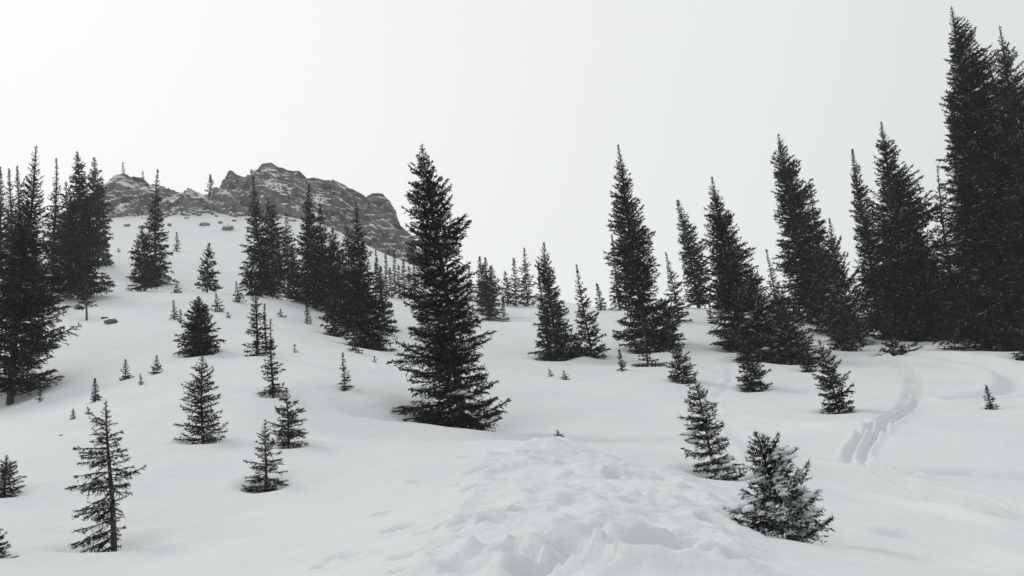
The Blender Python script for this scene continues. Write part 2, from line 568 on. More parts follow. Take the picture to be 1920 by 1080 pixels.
    hl = H - rng.uniform(0, min(0.05 * H, 11 / ppm), nld)
    P = np.concatenate([P, sw(hl)]); A = np.concatenate([A, np.tile([0, 0, 1.0], (nld, 1))]); own = np.concatenate([own, np.full(nld, -1)])
    m = len(P)
    rnd = rng.normal(0, 1, (m, 3))
    rad = rnd - (rnd * A).sum(1)[:, None] * A
    rad /= np.linalg.norm(rad, axis=1)[:, None] + 1e-9
    th = rng.uniform(0.45, 1.05, m) * np.where(own < 0, 0.6, 1.0)
    sc_ = np.where(own < 0, np.minimum(nl, 2.2 / ppm), nlb[np.maximum(own, 0)])
    D = A * np.cos(th)[:, None] + rad * np.sin(th)[:, None]
    ln = sc_ * rng.uniform(0.75, 1.35, m)
    W = np.cross(D, rng.normal(0, 1, (m, 3))); W /= np.linalg.norm(W, axis=1)[:, None] + 1e-9
    wv = (nw / nl * sc_ * rng.uniform(0.7, 1.2, m))[:, None]
    base = P - D * (0.15 * ln)[:, None]
    V = np.stack([base + W * wv * 0.5, base - W * wv * 0.5, P + D * ln[:, None]], 1).reshape(-1, 3)
    fr_ = spec.get("frost", 0.05)
    tq = np.concatenate([tid, len(tl) + b2, np.full(nld, len(tl) + nB)])       # which twig a tuft sits on
    dusted = rng.uniform(0, 1, len(tl) + nB + 1) < fr_ * 2.4
    patch = vnoise3(P[:, 0] * ppm / 14, P[:, 1] * ppm / 14, P[:, 2] * ppm / 9, idx % 37)
    low = np.clip(0.25 + 1.5 * (1 - P[:, 2] / H), 0.25, 1.5)   # the lower boughs hold more snow
    frost = dusted[tq] * (rng.uniform(0, 1, m) < low) * (rad[:, 2] > 0.15) * (patch > -0.35) * rng.uniform(0.35, 0.95, m) * (1.0 if ppm > 60 else 0.42)

    # wood of each bough
    us = np.array([0, 0.3, 0.65, 1.0])
    wr_ = np.clip(0.010 * Rb + 0.003, 0.003, 0.05)
    hero = spec.get("hero", False)
    WV, WF, WO = [], [], []
    sides = 3
    off = 0
    for b in range(nB):
        pts = bough_at(us, np.full(4, b))
        v, f = tube(pts, wr_[b] * np.array([1.3, 1.0, 0.7, 0.25]), sides)
        WV.append(v); WF.append(f + off); WO.append(np.full(len(f), b)); off += len(v)
    WV = np.concatenate(WV); WF = np.concatenate(WF); WO = np.concatenate(WO)
    tri = np.arange(m * 3).reshape(-1, 3)
    total = m + len(WF)

    def emit(name, nm, wm, parent):
        nv = V.reshape(-1, 3, 3)[nm].reshape(-1, 3)
        f1 = np.arange(len(nv)).reshape(-1, 3)
        wf = WF[wm]
        if len(wf):
            lo, hi = wf.min(), wf.max() + 1
            VV = np.concatenate([nv, WV[lo:hi]]); FF = np.concatenate([f1, wf - lo + len(nv)])
        else:
            VV, FF = nv, f1
        mi = np.concatenate([np.zeros(len(f1)), np.ones(len(wf))])
        frs = np.concatenate([frost[nm], np.zeros(len(wf))])
        return add(name, make_mesh(name, VV, FF, [M_NEEDLE, M_BARK], mi, frs), parent)

    if hero:
        keep = s < 0.06
        inner = (own < 0) | keep[np.maximum(own, 0)]
        crown = emit("crown", inner, keep[WO], root)
        order = np.argsort(own, kind="stable")
        for b in range(nB):
            if keep[b]: continue
            emit("bough", own == b, WO == b, crown)
    else:
        crown = emit("crown", np.ones(m, bool), np.ones(len(WF), bool), root)

    # snow lying on the boughs
    ns = spec.get("clumps", 0) * (1 if hero else 2)
    if ns or spec.get("snow_at"):
        IV, IT = ico()
        SV, ST = [], []
        cand = np.where((s > (0.25 if hero else 0.45)) & (Rb * ppm > 12))[0]
        spots = []
        for _ in range(ns):
            if not len(cand): break
            b = int(rng.choice(cand)); u = rng.uniform(0.35, 0.85)
            spots.append((bough_at(np.array([u]), np.array([b]))[0], az[b], min(Rb[b] * rng.uniform(0.12, 0.24), rng.uniform(6, 10) * (1.5 if ppm > 60 else 1.0) / ppm) * spec.get("clsz", 1.0), rng.uniform(0.3, 0.55)))
        for (sx, sy, sz, sr) in spec.get("snow_at", []):
            spots.append((np.array([sx, sy, sz]), rng.uniform(0, 6), sr, 0.9))
        for i, (c, a, r_, asp) in enumerate(spots):
            v = IV * np.array([r_, r_ * asp, r_ * 0.34])
            lump = 1 + 0.45 * fbm3(IV[:, 0] * 1.9 + i * 3.1, IV[:, 1] * 1.9, IV[:, 2] * 1.9, 3, i)
            v = v * lump[:, None]
            v[:, 2] = np.where(v[:, 2] < 0, v[:, 2] * 0.35, v[:, 2])
            cs, sn = math.cos(a), math.sin(a)
            v = np.stack([v[:, 0] * cs - v[:, 1] * sn, v[:, 0] * sn + v[:, 1] * cs, v[:, 2]], 1)
            SV.append(v + c + np.array([0, 0, 0.6 * nl])); ST.append(IT + i * len(IV))
        add("bough_snow", make_mesh("bough_snow", np.concatenate(SV), np.concatenate(ST), [M_SNOW], smooth=True), root, kind="stuff")
        total += sum(len(q) for q in ST)
    return root, H, total


# ------------------------------------------------------------------ which tree stands where (pixels of the photograph)
TREES = []


def tree(base, top, w, label, name="spruce_tree", **kw):
    if isinstance(w, (int, float)): w = (w, w)
    TREES.append(dict(name=name, base=base, top=top, w=w, label=label, **kw))


UPSWEPT = (1.05, 0.0)
# the lone big spruce and the trees near the trampled snow
tree((868, 808), (790, 266), (115, 85), "tall lone dark spruce with a broad ragged skirt above the trampled snow", hero=True, dens=1.2, step=19, hang=-0.08, nl=5.2,
     prof=[(0, 2, 2), (.06, 20, 15), (.15, 36, 34), (.25, 45, 49), (.38, 70, 64), (.50, 80, 60), (.62, 95, 52), (.70, 112, 78), (.76, 102, 70), (.84, 104, 62), (.93, 126, 92), (.985, 90, 76), (1, 70, 60)],
     up=(0.95, -0.28), tip=0.35, frost=0.03, clumps=45, clsz=1.4, clear=0.02, snow_at=[(0.05, -1.0, 1.42, 0.17), (0.25, -1.05, 1.38, 0.19), (0.45, -0.98, 1.30, 0.14), (-0.15, -0.92, 1.44, 0.12), (0.15, -0.95, 1.5, 0.12), (-0.75, -0.9, 1.2, 0.12), (-1.0, -0.85, 1.05, 0.13)], ragged=0.2, nb=5.4, tr=0.012)
tree((1345, 895), (1300, 703), (62, 62), "airy snow-dusted young spruce with tiered boughs beside the lumpy trampled snow", hero=True, frost=0.24, step=16, nb=6, nl=6.5,
     prof=[(0, 2, 2), (.08, 16, 10), (.2, 25, 18), (.35, 34, 28), (.5, 44, 34), (.65, 54, 40), (.8, 50, 46), (.9, 48, 58), (1, 58, 55)], clumps=34, clsz=1.6, up=(0.9, -0.2), tr=0.010, ragged=0.16)
tree((1487, 1014), (1415, 806), (95, 85), "squat young spruce with snow caked on wide boughs at the edge of trampled snow", hero=True, frost=0.40, step=20, nb=6, nl=8.5, sp=0.3,
     prof=[(0, 3, 3), (.1, 22, 20), (.22, 34, 36), (.35, 42, 58), (.48, 52, 56), (.6, 72, 78), (.7, 106, 94), (.8, 92, 110), (.88, 116, 108), (.95, 84, 90), (1, 60, 65)], clumps=110, clsz=1.7, up=(1.0, 0.05), tip=0.3, tr=0.014, ragged=0.16)
tree((1575, 774), (1536, 636), (34, 38), "slim young spruce alone on smooth snow beside the ski tracks", hero=True, frost=0.11, step=9, clumps=16, clsz=1.5, prof="full", up=(1.1, -0.15))
tree((1857, 767), (1849, 722), (13, 15), "tiny spruce sapling on open snow inside the curve of the ski tracks", name="spruce_sapling", cat="sapling", frost=0.08)
tree((1410, 731), (1400, 640), (30, 34), "bushy young spruce standing just below the dense dark thicket", frost=0.12, prof="full", clumps=4)
tree((1280, 717), (1262, 628), (27, 29), "narrow young spruce beyond the tip of the airy snow-dusted one", frost=0.12, prof="full", clumps=3)
tree((1515, 697), (1507, 650), (16, 22), "low bushy spruce at the foot of the dense thicket towards the ski tracks", frost=0.14, prof="full")
# small and middling trees on the open slope
tree((215, 1031), (200, 747), (95, 50), "thin lopsided spruce with a bare trunk flank and boughs drooping to one side", hero=True, step=15, nb=4.2, dens=0.8, nl=6,
     prof=[(0, 2, 2), (.08, 14, 10), (.15, 28, 18), (.25, 48, 30), (.35, 62, 34), (.45, 74, 46), (.52, 70, 56), (.6, 66, 20), (.7, 66, 12), (.8, 80, 16), (.88, 108, 8), (.95, 112, 5), (1, 60, 5)],
     up=(0.7, -0.42), tip=0.16, frost=0.10, clumps=5, clear=0.05, tr=0.013, ragged=0.24, hang=-0.3)
tree((498, 912), (498, 785), (50, 48), "short pale-dusted spruce overlapping a wider one behind it", hero=True, frost=0.14, step=12, nl=5.5, up=(1.0, -0.3), clear=0.02)
tree((541, 833), (537, 726), (50, 52), "broad cone-shaped spruce behind the short pale-dusted one", hero=True, frost=0.06, step=11, nl=5.5, dens=1.15, up=(0.8, -0.2))
tree((381, 830), (379, 667), (38, 44), "slender spruce with gappy boughs and trunk showing in mid slope", hero=True, frost=0.08, step=12, nl=5.5, prof=[(0, 2, 2), (.1, 14, 14), (.25, 24, 22), (.4, 34, 30), (.5, 38, 34), (.62, 30, 30), (.75, 38, 44), (.88, 44, 48), (1, 46, 44)], up=(0.9, -0.2), nb=5.5)
tree((376, 663), (373, 556), (37, 37), "dense squat dark spruce like a full cone on open snow", frost=0.03, dens=1.6, prof="full", nb=6)
tree((513, 741), (508, 598), (28, 27), "crooked narrow spruce with bare gaps low on its trunk", frost=0.05, prof="gappy", clear=0.06, step=9, ragged=0.35)
tree((482, 669), (480, 528), (20, 22), "spindly spruce with a long bare trunk and few tufts", frost=0.04, prof="full", dens=1.0, step=9, ragged=0.45, clear=0.05, tr=0.014)
tree((499, 645), (496, 570), (10, 12), "thin little spruce right behind the crooked narrow one", frost=0.05, T=40)
tree((646, 724), (643, 661), (13, 16), "lone slim spruce sapling on bare snow uphill of a scooped hollow", name="spruce_sapling", cat="sapling", frost=0.06, clear=0.05)
tree((388, 549), (393, 457), (19, 21), "tidy small spruce standing clear below the crag snowfield", frost=0.05, prof="full", up=(1, -.1))
tree((408, 584), (405, 551), (12, 14), "stubby spruce sapling downhill of the tidy small spruce", name="spruce_sapling", cat="sapling", frost=0.06)
tree((446, 567), (443, 529), (11, 14), "stubby spruce sapling near the clump under the crag", name="spruce_sapling", cat="sapling", frost=0.06)
tree((329, 600), (325, 564), (11, 10), "twin-stemmed sapling, its taller stem, uphill of the dense squat spruce", name="spruce_sapling", cat="sapling", frost=0.06)
tree((340, 603), (338, 581), (10, 9), "twin-stemmed sapling, its shorter stem, uphill of the dense squat spruce", name="spruce_sapling", cat="sapling", frost=0.08)
tree((236, 712), (236, 674), (13, 14), "middle-sized sapling of three in a row, dark and pointed", name="spruce_sapling", cat="sapling", frost=0.05)
tree((294, 701), (294, 666), (16, 14), "wide sapling uphill end of the three in a row", name="spruce_sapling", cat="sapling", frost=0.06)
tree((266, 720), (263, 701), (7, 9), "smallest sapling between two larger ones in a row", name="spruce_sapling", cat="sapling", frost=0.06)
tree((179, 749), (177, 709), (12, 13), "pointed sapling downhill of the three in a row", name="spruce_sapling", cat="sapling", frost=0.06)
tree((75, 757), (74, 716), (8, 9), "thin sapling beside the foot of the big bare-trunked edge spruce", name="spruce_sapling", cat="sapling", frost=0.1)
tree((9, 926), (12, 852), (38, 44), "half-seen small spruce cut by the frame with a long ground bough", frost=0.08, prof="cone", up=(1.1, -0.1), hero=False)
tree((-18, 1046), (-24, 950), (40, 48), "low spruce mostly out of frame showing only two bough tips", frost=0.1, up=(0.6, -0.1))
for b_, t_, w_, l_ in (((331, 549), (331, 533), 6, "tiny seedling on the snow downhill of the tight pair"),
                       ((428, 596), (427, 586), 5, "tiny dark dot of a seedling below the stubby saplings"),
                       ((526, 594), (526, 580), 6, "tiny seedling on snow just below the gap in the clump before the crag"),
                       ((553, 660), (552, 646), 5, "tiny seedling on bare snow uphill of the crooked narrow spruce"),
                       ((703, 679), (702, 668), 5, "tiny seedling between the lone slim sapling and the lone big spruce"),
                       ((138, 786), (137, 766), 6, "thin seedling, taller of two just above the lopsided spruce's tip"),
                       ((166, 777), (165, 763), 7, "squat seedling, shorter of two just above the lopsided spruce's tip"),
                       ((222, 473), (222, 466), 4, "tiny dark dot of a seedling high on the snowfield near the grove"),
                       ((1032, 706), (1030, 693), 6, "smaller of two seedlings below the pair on the ridge flank"),
                       ((1060, 711), (1057, 695), 7, "larger of two seedlings below the pair on the ridge flank")):
    tree(b_, t_, w_ * 1.6, l_, name="spruce_seedling", cat="sapling", frost=0.05, clear=0.0)
tree((1158, 638), (1156, 621), (9, 9), "tiny seedling in the snow gap uphill of a small sapling", name="spruce_seedling", cat="sapling", frost=0.05)
tree((1166, 696), (1161, 656), (11, 14), "small sapling at the foot of the tall leaning ridge spruce", name="spruce_sapling", cat="sapling", frost=0.08)
tree((1861, 652), (1860, 640), (6, 6), "tiny seedling at the snow lip before the dark tall trees", name="spruce_seedling", cat="sapling", frost=0.05)
tree((1050, 826), (1045, 806), (15, 16), "dark little spruce tip sticking out of the trampled snow mound", name="spruce_seedling", cat="sapling", frost=0.05, clear=0.0)

# grove at the edge, under the hazy slope
tree((20, 745), (69, 272), (75, 88), "big dark spruce with bare lower trunk and long low boughs at the frame edge", frost=0.04, clear=0.05, ragged=0.34, dens=0.9, step=10, nb=5,
     prof=[(0, 2, 2), (.04, 10, 7), (.12, 16, 12), (.2, 24, 18), (.3, 34, 28), (.45, 44, 36), (.55, 54, 50), (.63, 70, 78), (.68, 70, 95), (.75, 60, 66), (.79, 70, 84), (.88, 60, 72), (.96, 60, 66), (1, 50, 50)], up=(0.9, 0.0), tip=0.3, clumps=8)
tree((100, 546), (108, 298), (30, 28), "thin-topped spruce with clear brown trunk between bigger grove trees", frost=0.05, clear=0.10, ragged=0.35)
tree((156, 563), (147, 286), (46, 42), "full round-topped hazy spruce, tallest of the grove under the slope", frost=0.03, prof="full", dens=1.2, clear=0.05)
tree((185, 502), (178, 297), (27, 25), "narrow pointed hazy spruce at the uphill side of the grove", frost=0.03, prof="col", dens=1.2, clear=0.08)
tree((163, 598), (160, 500), (22, 20), "scrappy half-bare spruce at the downhill foot of the round-topped one", frost=0.08, dens=0.5, clear=0.25, tr=0.014, ragged=0.4)
tree((125, 548), (122, 340), (28, 26), "spruce wedged between the thin-topped and the round-topped grove trees", frost=0.04, prof="col")
tree((58, 570), (50, 372), (36, 36), "shaded spruce directly behind the big bare-trunked edge spruce", frost=0.04, prof="full", T=58)
tree((200, 498), (200, 450), (11, 13), "small hazy spruce at the outer end of the grove on the snowfield", frost=0.04)
for bx_, ty_, w_ in ((2, 315, 20), (20, 319, 17), (35, 314, 18)):
    tree((bx_, 545), (bx_ + 1, ty_), w_, "grey slim spruce crowded far behind the big edge spruce", group="grey slim spruces behind the edge spruce", frost=0.02, T=78, prof="full", dens=1.3)
# trees on the slope below the crag
tree((290, 532), (299, 320), (31, 31), "tall pointed spruce of a tight pair on the snowfield below the snowy rocks", frost=0.03, prof="cone", dens=1.2)
tree((271, 546), (267, 424), (26, 29), "shorter bushy spruce of a tight pair on the snowfield", frost=0.04, prof="full", dens=1.2)
tree((331, 472), (331, 436), (8, 9), "little spruce alone uphill of the tight pair", frost=0.03)
tree((488, 556), (477, 333), (38, 36), "tall spruce at the outer end of the clump before the crag", frost=0.03, dens=1.2)
tree((514, 556), (503, 374), (27, 31), "spruce second in the clump, shoulder to shoulder with the outer one", frost=0.03, dens=1.2, prof="col")
tree((540, 548), (537, 398), (15, 17), "faint grey spruce seen through the gap of the clump before the crag", frost=0.02, T=92, prof="col")
tree((588, 572), (578, 343), (47, 48), "high full spruce in the middle of the clump before the crag", frost=0.03, dens=1.25, prof="cone")
tree((640, 604), (622, 425), (34, 38), "blunt-topped spruce filling the clump beside the high middle one", frost=0.03, dens=1.2, prof="full")
tree((612, 585), (600, 380), (34, 42), "slightly shorter spruce pressed against the high middle one", frost=0.03, dens=1.2, prof="cone")
tree((655, 612), (650, 425), (27, 31), "narrow spruce squeezed in behind the pointed end spruce of the clump", frost=0.03, dens=1.1, prof="col")
tree((692, 655), (669, 381), (50, 48), "pointed spruce at the downhill end of the clump before the crag", frost=0.05, dens=1.2, prof="cone", clumps=4)
tree((722, 622), (705, 470), (22, 24), "dark spruce between the clump end and the lone big spruce", frost=0.03, dens=1.1, prof="cone")
tree((630, 630), (622, 535), (30, 28), "ragged low spruce with light gaps at the clump's downhill hem", frost=0.09, ragged=0.4, dens=0.9)
tree((668, 662), (664, 598), (14, 15), "small spruce at the very foot of the pointed end spruce", frost=0.08)
tree((576, 606), (574, 558), (8, 10), "thin sapling out on the snow at the clump's hem", name="spruce_sapling", cat="sapling", frost=0.06)
tree((553, 575), (548, 460), (24, 24), "shadowy spruce low between the two halves of the clump", frost=0.03, T=76, dens=1.2)
for bx_, by_, ty_, w_ in ((704, 548, 492, 8), (714, 556, 500, 9), (722, 550, 476, 7), (731, 558, 504, 9), (739, 552, 470, 8), (747, 560, 498, 9), (756, 556, 486, 9), (766, 560, 500, 10), (776, 556, 492, 9)):
    tree((bx_ + 3, by_), (bx_, ty_), w_, "thin grey spruce far off under the end of the crag", group="thin grey spruces under the crag end", frost=0.0, prof="full")
tree((231, 330), (230, 305), (5, 5), "tiny spruce standing on the snowy rocks' crest", T=157, rock=True, frost=0.0)
tree((394, 374), (394, 328), (9, 9), "lone spruce in the saddle between the two rock masses", T=155, rock=True, frost=0.0, prof="full", dens=1.2)
tree((268, 338), (268, 323), (4, 4), "tiniest spruce dot on the snowy rocks' crest", T=157, rock=True, frost=0.0)
# along the ridge
for b_, t_, w_, l_ in (((906, 588), (899, 482), 15, "hazy spruce of the tight trio on the crest, outer tall one"), ((915, 592), (910, 484), 14, "hazy spruce of the tight trio on the crest, middle one"),
                       ((923, 602), (920, 499), 17, "hazy spruce of the tight trio on the crest, shortest one")):
    tree(b_, t_, w_, l_, group="tight trio on the snow crest", frost=0.03, prof="col", dens=1.2)
tree((945, 603), (943, 560), (9, 10), "short spruce beside the tight trio on the snow crest", frost=0.04)
tree((951, 574), (947, 509), (11, 12), "lower grey spruce beside two taller ones on the crest", frost=0.02, prof="col", T=101)
tree((968, 573), (963, 485), (14, 14), "grey spruce, middle in height, of three on the crest", frost=0.02, prof="full", T=102)
tree((990, 573), (983, 466), (15, 17), "tallest grey spruce of three on the crest", frost=0.02, prof="full", T=103)
tree((884, 578), (879, 498), (11, 11), "dim spruce peeking out behind the lone big spruce on the crest", frost=0.02, T=100)
tree((1043, 676), (1020, 456), (38, 44), "full leaning spruce with a snow-flecked skirt, bigger of a pair on the ridge flank", frost=0.08, dens=1.25, clumps=8,
     prof=[(0, 2, 2), (.1, 9, 9), (.25, 20, 16), (.45, 28, 22), (.6, 30, 30), (.75, 34, 40), (.9, 38, 46), (1, 36, 46)])
tree((1026, 640), (1009, 494), (14, 16), "slim second leader just behind the full leaning spruce", frost=0.04, T=53)
tree((1110, 673), (1081, 497), (28, 32), "leaning spruce with open top, smaller of a pair on the ridge flank", frost=0.07, up=UPSWEPT, clumps=4, ragged=0.3)
tree((1084, 676), (1078, 630), (20, 20), "low bush-like spruce between the pair on the ridge flank", frost=0.12, prof="full", clumps=3)
tree((1128, 582), (1119, 532), (11, 15), "small lone spruce on the skyline of the crest", frost=0.04, prof="cone")
tree((1219, 660), (1158, 273), (46, 50), "tallest spire-topped leaning spruce of the ridge line", frost=0.05, up=UPSWEPT, clumps=6, dens=1.15, step=9,
     prof=[(0, 2, 2), (.08, 8, 8), (.2, 22, 16), (.3, 30, 24), (.45, 34, 40), (.6, 42, 44), (.75, 42, 40), (.9, 44, 46), (1, 40, 44)])
tree((1214, 689), (1200, 570), (28, 30), "low spreading spruce at the feet of the spire-topped one", frost=0.12, prof="gappy", clumps=6)
tree((1163, 582), (1147, 438), (16, 20), "thin leaning spruce tucked uphill of the spire-topped one", frost=0.04, ragged=0.35)
tree((1274, 604), (1249, 473), (22, 28), "short leaning spruce on the downwind side of the spire-topped one", frost=0.06)
tree((1255, 650), (1240, 560), (30, 34), "bushy spruce filling the gap below the spire-topped one", frost=0.14, prof="full", clumps=7)
tree((1311, 578), (1270, 374), (18, 30), "smooth finger-shaped leaning spruce on the ridge by itself", frost=0.02, prof="col", dens=1.4, ragged=0.15, up=UPSWEPT)
tree((1334, 606), (1330, 572), (8, 9), "little spruce on the snow between the finger-shaped one and the thicket", frost=0.05)
tree((1387, 657), (1336, 328), (44, 54), "tall leaning spruce with upswept boughs at the thicket's near edge", frost=0.09, up=UPSWEPT, dens=1.2, clumps=4,
     prof=[(0, 2, 2), (.08, 10, 10), (.2, 20, 22), (.35, 32, 34), (.5, 40, 46), (.65, 42, 50), (.8, 42, 50), (1, 44, 54)])
tree((1464, 622), (1436, 468), (18, 26), "narrow pale-tipped spruce rising between the two tallest thicket trees", frost=0.12)
tree((1432, 681), (1405, 500), (52, 58), "wide bushy spruce in the front of the dense thicket", frost=0.20, prof="full", dens=1.35, clumps=14)
tree((1484, 684), (1455, 545), (42, 48), "rounded snow-flecked spruce at the thicket's lower corner", frost=0.21, prof="full", dens=1.3, clumps=12)
tree((1518, 606), (1457, 256), (30, 46), "soaring slanted spruce with a straight flank and upswept outer boughs", frost=0.06, up=UPSWEPT, dens=1.25, step=9,
     prof=[(0, 2, 2), (.08, 10, 14), (.2, 24, 26), (.35, 30, 46), (.5, 30, 48), (.7, 40, 50), (1, 48, 56)])
tree((1560, 628), (1518, 345), (34, 44), "slanted spruce leaning on the flank of the soaring one", frost=0.07, up=UPSWEPT, dens=1.1)
tree((1597, 648), (1553, 410), (48, 50), "open spruce with finger-like upturned boughs at the thicket's outer side", frost=0.12, up=(1.6, 0.3), tip=0.4, ragged=0.35, clumps=8)
tree((1590, 657), (1583, 590), (30, 26), "small spruce with flat ground boughs under the finger-boughed one", frost=0.17, prof="full", clumps=3)
# the dark stand
tree((1648, 612), (1596, 281), (28, 38), "smooth slanted spear-like spruce on the outer edge of the dark stand", frost=0.04, up=UPSWEPT, dens=1.4, prof="full", ragged=0.16)
tree((1706, 645), (1647, 233), (56, 72), "tall open-topped spruce rising over the spear-like one in the dark stand", frost=0.09, up=UPSWEPT, dens=1.15, step=9, ragged=0.3, clumps=8,
     prof=[(0, 2, 2), (.06, 9, 12), (.15, 20, 22), (.3, 24, 46), (.4, 40, 70), (.6, 60, 74), (.8, 64, 76), (1, 64, 76)])
tree((1796, 642), (1753, 314), (44, 48), "sparse twiggy spruce half bare between the dark giants", frost=0.09, up=UPSWEPT, dens=0.75, ragged=0.42, step=11)
tree((1674, 669), (1662, 560), (38, 42), "low spruce with flat spread bottom boughs before the dark stand", frost=0.09, prof="gappy", clumps=2, up=(0.9, -0.05))
tree((1745, 646), (1722, 440), (60, 60), "heavy dark spruce in the middle of the stand behind the spread-boughed one", frost=0.10, prof="full", dens=1.25, clumps=8)
tree((1828, 640), (1803, 400), (52, 54), "wide gloomy spruce below the giants of the stand", frost=0.09, prof="full", dens=1.25, clumps=8)
tree((1884, 646), (1862, 470), (54, 50), "bulky spruce closing the base of the stand at the snow lip", frost=0.09, prof="full", dens=1.25, clumps=6)
tree((1886, 652), (1778, 18), (80, 115), "giant dark spruce towering over the whole stand", frost=0.06, up=UPSWEPT, dens=1.1, step=12, ragged=0.3, T=43, clumps=6,
     prof=[(0, 2, 2), (.05, 8, 18), (.12, 16, 46), (.22, 26, 74), (.35, 40, 88), (.5, 58, 104), (.7, 76, 116), (.9, 92, 120), (1, 92, 110)])
tree((1850, 648), (1781, 172), (26, 60), "blunt-topped spruce hugging the giant one's upright flank", frost=0.04, up=UPSWEPT, dens=1.3, prof="round", T=48)
tree((1978, 672), (1878, 42), (78, 110), "second giant spruce with loose whispy top beside the towering one", frost=0.06, up=UPSWEPT, dens=0.95, step=12, ragged=0.36, T=40,
     prof=[(0, 2, 2), (.06, 9, 14), (.15, 24, 36), (.3, 40, 60), (.5, 66, 90), (.8, 92, 110), (1, 92, 110)])
tree((1752, 649), (1749, 618), (13, 14), "little bush-like spruce at the snow lip under the dark stand", frost=0.17)
tree((1936, 676), (1925, 596), (44, 40), "low spruce with ragged ground boughs at the foot of the giants", frost=0.12, prof="gappy")

for s_ in TREES:
    if "T" in s_:
        q_ = at(s_["base"][0], s_["base"][1], s_["T"])
        if not s_.get("rock"):
            q_[2] = ground_base(q_[0], q_[1])
        s_["_B"], s_["_t"] = q_, s_["T"]
    else:
        q_ = hit(*s_["base"])
        if q_ is None:
            print("NO GROUND", s_["label"]); q_ = at(s_["base"][0], s_["base"][1], 100.0); q_[2] = ground_base(q_[0], q_[1])
        s_["_B"], s_["_t"] = q_, float((q_ - EYE) @ FWD)

# ------------------------------------------------------------------ snow relief: ruts, footprints, hollows round the trees
poly_px = [(862, 885), (905, 862), (985, 838), (1050, 828), (1105, 846), (1180, 872), (1262, 888), (1345, 915), (1395, 950), (1405, 1000),
           (1440, 1045), (1450, 1090), (1100, 1120), (740, 1095), (780, 1015), (820, 965), (850, 925)]
POLY = np.array([hit_xy(*p) for p in poly_px])


def poly_inside(x, y, P):
    """Signed distance to a polygon, positive inside."""
    dmin = np.full(x.shape, 1e9); ins = np.zeros(x.shape, bool)
    n = len(P)
    for i in range(n):
        a, b = P[i], P[(i + 1) % n]
        e = b - a; L2 = e @ e
        tt = np.clip(((x - a[0]) * e[0] + (y - a[1]) * e[1]) / L2, 0, 1)
        dmin = np.minimum(dmin, np.hypot(x - a[0] - tt * e[0], y - a[1] - tt * e[1]))
        c = ((a[1] > y) != (b[1] > y)) & (x < (b[0] - a[0]) * (y - a[1]) / (b[1] - a[1] + 1e-12) + a[0])
        ins ^= c
    return np.where(ins, dmin, -dmin)


def smooth_line(px_list, n=60):
    P = np.array([hit_xy(*p) for p in px_list])
    tt = np.linspace(0, 1, len(P)); q = np.linspace(0, 1, n)
    # Catmull-Rom through the points
    out = []
    for v in q:
        f = v * (len(P) - 1); i = min(int(f), len(P) - 2); f -= i
        p0, p1, p2, p3 = P[max(i - 1, 0)], P[i], P[i + 1], P[min(i + 2, len(P) - 1)]
        out.append(0.5 * ((2 * p1) + (-p0 + p2) * f + (2 * p0 - 5 * p1 + 4 * p2 - p3) * f * f + (-p0 + 3 * p1 - 3 * p2 + p3) * f ** 3))
    out = np.array(out)
    for _ in range(12):                               # skis draw smooth curves
        out[1:-1] = 0.25 * out[:-2] + 0.5 * out[1:-1] + 0.25 * out[2:]
    return out


def line_dist(x, y, C):
    dmin = np.full(x.shape, 1e9)
    for a, b in zip(C[:-1], C[1:]):
        e = b - a; L2 = e @ e + 1e-9
        tt = np.clip(((x - a[0]) * e[0] + (y - a[1]) * e[1]) / L2, 0, 1)
        dmin = np.minimum(dmin, np.hypot(x - a[0] - tt * e[0], y - a[1] - tt * e[1]))
    return dmin


# (line in pixels, rut width, depth, berm)
RUTS = [
    ([(1655, 672), (1690, 690), (1708, 715), (1702, 745), (1660, 785), (1618, 815), (1597, 840), (1593, 865), (1606, 885), (1660, 905), (1745, 930), (1840, 952), (1930, 975)], 0.10, 0.15, 0.075),
    ([(1672, 671), (1708, 688), (1728, 715), (1722, 748), (1686, 785), (1645, 815), (1622, 840), (1615, 862), (1626, 880), (1680, 897), (1765, 918), (1850, 936), (1930, 955)], 0.10, 0.15, 0.075),
    ([(1690, 672), (1770, 674), (1840, 682), (1890, 698), (1905, 716), (1890, 735), (1850, 745), (1800, 752)], 0.4, 0.28, 0.16),
    ([(1350, 782), (1450, 796), (1560, 806), (1700, 815), (1800, 826), (1930, 838)], 0.3, 0.13, 0.09),
    ([(1480, 880), (1560, 900), (1660, 925), (1760, 948), (1860, 962), (1940, 985)], 0.3, 0.22, 0.13),
    ([(1500, 862), (1600, 880), (1700, 892), (1800, 895), (1930, 905)], 0.28, 0.2, 0.12),
    ([(1700, 1010), (1800, 1035), (1930, 1075)], 0.25, 0.12, 0.08),
    ([(1440, 880), (1370, 800), (1330, 760), (1370, 720), (1370, 690)], 0.2, 0.05, 0.03),
]
RUT_LINES = [(smooth_line(p, 70), w, d, b) for p, w, d, b in RUTS]
ROAD = smooth_line([(215, 482), (280, 486), (345, 492), (410, 508), (450, 530)], 20)
ROUGH = hit_xy(150, 585)
_rs = np.random.RandomState(5)
DIMPLES = []
while len(DIMPLES) < 120:
    px_, py_ = _rs.uniform(700, 1480), 1085 - 250 * _rs.uniform(0, 1) ** 1.3
    h_ = hit(px_, py_)
    if h_ is None or poly_inside(np.array([h_[0]]), np.array([h_[1]]), POLY)[0] < 0.05: continue
    DIMPLES.append((h_[0], h_[1], _rs.uniform(0.07, 0.17), _rs.uniform(0.07, 0.16), _rs.uniform(0, 3.14), _rs.uniform(1.2, 2.2)))
